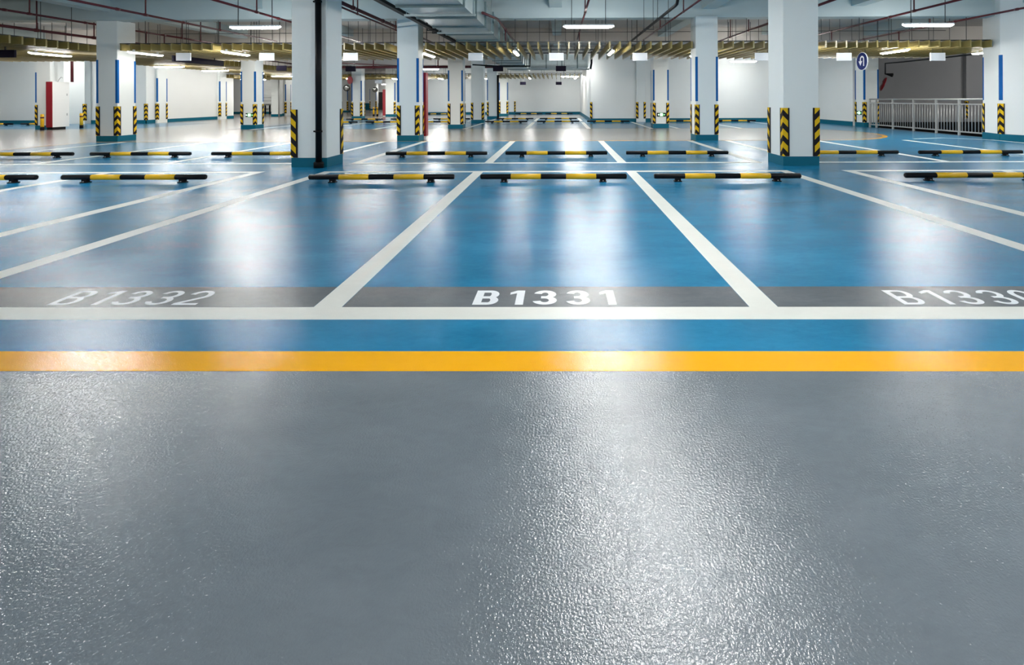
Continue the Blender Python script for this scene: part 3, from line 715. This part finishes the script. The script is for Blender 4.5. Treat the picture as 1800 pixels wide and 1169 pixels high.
for x, y, z, lab in ((-10.43, 18.5, 2.34, 'dark hanging sign just left of the black-piped near column'), (-7.83, 18.5, 2.305, 'dark hanging sign over a column right of the black-piped one'), (-2.3, 18.5, 2.29, 'dark hanging sign above the thin black pipe'), (.05, 18.5, 2.287, 'dark hanging sign under the bright light left of the wall block'),
        (-2.37, 32, 2.17, 'small far dark sign on the white wall, left one'), (-.06, 32, 2.16, 'small far dark sign on the white wall, right one')):
    if d0 is None: d0 = make_board(lab, (x, y, z), .38, .195, 'navy', zt=2.74, group='dark hanging signs')
    else: dup(d0, (x, y, z), lab)
make_board('distant white hanging sign over the far left passage', (-10.65, 29.0, 2.2), .42, .2, 'signwhite', zt=3.2)
t = thing('direction_sign', 'long dark direction panel hung above the left aisle', 'sign', (-11.41, 15.6, 2.39))
local(MB().box(-.03, .03, -1.08, 1.1, -.09, .09, 0, .004), 'panel', 'navy', t)
for s in (-.7, .7): local(MB().box(-.012, .012, s-.012, s+.012, .09, .33), 'hanger_rod', 'darksteel', t)
t = thing('direction_sign', 'dark panel cut off by the left edge above the aisle', 'sign', (-14.6, 12.5, 2.35))
local(MB().box(-.76, .755, -.03, .03, -.095, .095, 0, .004), 'panel', 'navy', t)
for s in (-.5, .5): local(MB().box(s-.012, s+.012, -.012, .012, .095, .18), 'hanger_rod', 'darksteel', t)

# exit signs
def exit_sign(label, x, y, z, w=.3, h=.15, flip=1):
    t = thing('exit_sign', label, 'exit sign', (x, y, z), 'green exit signs low on the columns')
    local(MB().box(-w/2, w/2, -.014, .0, -h/2, h/2, 0, .0007), 'case', 'blackpaint', t)
    b = MB(); b.box(-.062, .062, -.0165, -.014, -h*.40, h*.40); local(b, 'lit_panel', 'green', t)
    T = lambda a, c: (a, -.0185, c)
    b = MB()
    b.stroke([(-.005, .03), (-.012, -.005)], .022, T); b.stroke([(-.012, -.005), (.012, -.022), (.008, -.048)], .011, T); b.stroke([(-.012, -.005), (-.026, -.026), (-.046, -.03)], .011, T)
    b.stroke([(-.005, .026), (.022, .012), (.034, .024)], .009, T); b.stroke([(-.006, .026), (-.028, .016), (-.032, -.002)], .009, T)
    b.stroke(arcp(.002, .044, .006, .006, 0, 360, 10), .011, T); local(b, 'running_figure', 'pale', t)
    for s in (-1, 1):
        b = MB(); b.stroke([(s*.082, 0), (s*.128, 0)], .016, T); b.stroke([(s*.105, .03), (s*.132, 0), (s*.105, -.03)], .013, T); local(b, 'arrow', 'pale' if s < 0 else 'green', t)
    return t
exit_sign('green exit sign on the column standing in the left aisle', -12.37, 19.655, .55)
exit_sign('green exit sign on the column before the white wall block', 4.02, 19.595, .515, .36)
t = exit_sign('green exit sign on the pier at the railing end', 12.215, 20.25, .54, .3); t.rotation_euler = (0, 0, -PI/2)

# round blue turn sign hung in the row of signs, facing the aisle
t = thing('turn_sign', 'round blue hanging sign with a white u-turn arrow', 'traffic sign', (8.69, 14.25, 2.20))
b = MB(); b.lathe((.0, 0, 0), (-1, 0, 0), [(0, .258), (.022, .258)], 40, smooth=False); local(b, 'rim', 'signwhite', t)
b = MB(); b.lathe((-.022, 0, 0), (-1, 0, 0), [(0, .246), (.003, .246)], 40, smooth=False); local(b, 'face', 'signblue', t)
T = lambda a, c: (-.027, -a*.7, c*.7)
b = MB(); b.stroke([(.13, -.20), (.13, .06)]+arcp(.02, .08, .11, .11, 0, 180, 12)+[(-.09, -.02)], .065, T)
i0 = len(b.v); b.v += [T(-.215, .01), T(.035, .01), T(-.09, -.18)]; b.face((i0, i0+1, i0+2))
local(b, 'arrow', 'signwhite', t)
for y in (-.1, .1): local(MB().tube([(.01, y, .2), (.01, y, .54)], .006, 6), 'hanger_rod', 'darksteel', t)

# red disc sign on the distant column
t = thing('round_sign', 'red round sign on the left side of a distant column', 'traffic sign', (-12.52, 29.5, 2.32))
local(MB().lathe((0, 0, 0), (-.5, -.87, 0), [(0, .24), (.025, .24)], 28, smooth=False), 'disc', 'red', t)
local(MB().box(-.01, .05, -.02, .02, -.03, .03), 'bracket', 'steel', t)

# convex mirrors
def mirror(label, loc, n, r, back):
    t = thing('convex_mirror', label, 'mirror', loc)
    n = Vector(n).normalized()
    local(MB().lathe((0, 0, 0), n, [(-.06, r*.35), (-.04, r*.8), (0, r), (.012, r), (.012, r*.93)], 28), 'shell', back, t)
    local(MB().lathe((0, 0, 0), n, [(.008, r*.92), (.03, r*.8), (.05, r*.5), (.058, r*.15)], 28), 'glass', 'mirror', t)
    return t
t = mirror('red-backed convex mirror hanging over the ramp beyond the railing', (13.35, 20.5, 1.715), (.835*.94+.08, -.545*.94+.13, -.34), .3, 'red')
tag_o = MB(); tag_o.lathe(Vector((0, 0, .0))-Vector((.885, -.34, -.34)).normalized()*.062, Vector((-.885, .34, .34)), [(0, .075), (.02, .07)], 16)
o = local(tag_o, 'fixing_plate', 'signwhite', t)
local(MB().tube([(.0, 0, .22), (.06, 0, .41)], .014, 8), 'bracket', 'steel', t)
pipe('thin dark pipe along the ramp with a drop to the mirror', [(13.82, 15.6, 2.59), (13.80, 20.0, 2.59), (13.43, 20.5, 2.57), (13.43, 20.5, 2.1)], .026, 'darksteel', name='conduit_pipe', risers=[(13.81, 18.5, 2.59, 3.3)])
t = thing('spot_lamp', 'small black lamp head above the red-backed mirror', 'lamp', (13.58, 20.5, 2.11))
local(MB().lathe((-.12, 0, .02), (1, -.2, -.2), [(0, .03), (.12, .05), (.24, .085), (.25, .07)], 16), 'head', 'blackpaint', t)
local(MB().tube([(-.15, 0, .0), (-.06, 0, .02)], .012, 6), 'arm', 'blackpaint', t)
mirror('distant round convex mirror left of the red-disc column', (-19.25, 44.6, 2.2), (.3, -1, -.2), .28, 'black')
mirror('farthest round convex mirror by the dark door', (-19.55, 52.3, 2.2), (.3, -1, -.2), .28, 'black')

# ------------------------------------------------------------------ ramp railing
t = thing('ramp_railing', 'pale metal railing with upright bars along the ramp edge', 'railing', (12.23, 16.6, 0))
XR = 12.215; Y0, Y1 = 14.3, 19.62
local(MB().tube([(0, Y0-16.6, 1.095), (0, Y1-16.6, 1.095)], .026, 12), 'handrail', 'steel', t)
for z in (.95, .11):
    local(MB().box(-.018, .018, Y0-16.6, Y1-16.6, z-.02, z+.02), 'rail', 'steel', t)
posts = [14.3, 15.24, 16.16, 17.19, 18.25, 19.2, 19.6]
pp = None
for y in posts:
    if pp is None: pp = local(MB().box(-.028, .028, -.028, .028, 0, 1.08, 0, .005), 'post', 'steel', t, (0, y-16.6, 0))
    else: mesh_copy(pp, t, (0, y-16.6, 0))
bp_ = None; y = Y0+.115
while y < Y1-.05:
    if min(abs(y-q) for q in posts) > .05:
        if bp_ is None: bp_ = local(MB().tube([(0, 0, .12), (0, 0, .94)], .0125, 8), 'baluster', 'steel', t, (0, y-16.6, 0))
        else: mesh_copy(bp_, t, (0, y-16.6, 0))
    y += .118
# dark door in the farthest wall
b = MB(); b.box(-20.5, -19.0, 55.93, 56.0, 0, 2.0); struct(b, 'door_1', 'door')
# rack in the recess at the far left
t = thing('cycle_rack', 'low metal rack in the far recess behind the aisle column', 'rack', (-23.8, 40.5, 0))
local(MB().box(-1.6, 1.6, -.03, .03, 1.05, 1.09).box(-1.6, 1.6, -.03, .03, 1.32, 1.36), 'rail', 'steel', t)
for i in range(9): local(MB().box(-.05, .05, -.03, .03, .0, .72), 'upright', 'black', t, (-1.5+i*.37, 0, 0))

# ------------------------------------------------------------------ render look
sc = bpy.context.scene
w = bpy.data.worlds.new('world'); sc.world = w; w.use_nodes = True
w.node_tree.nodes['Background'].inputs[0].default_value = (.6, .75, .9, 1)
w.node_tree.nodes['Background'].inputs[1].default_value = .05
sc.view_settings.view_transform = 'Standard'; sc.view_settings.look = 'None'
sc.view_settings.gamma = 1; sc.view_settings.use_curve_mapping = False
sc.view_settings.exposure = 2.48
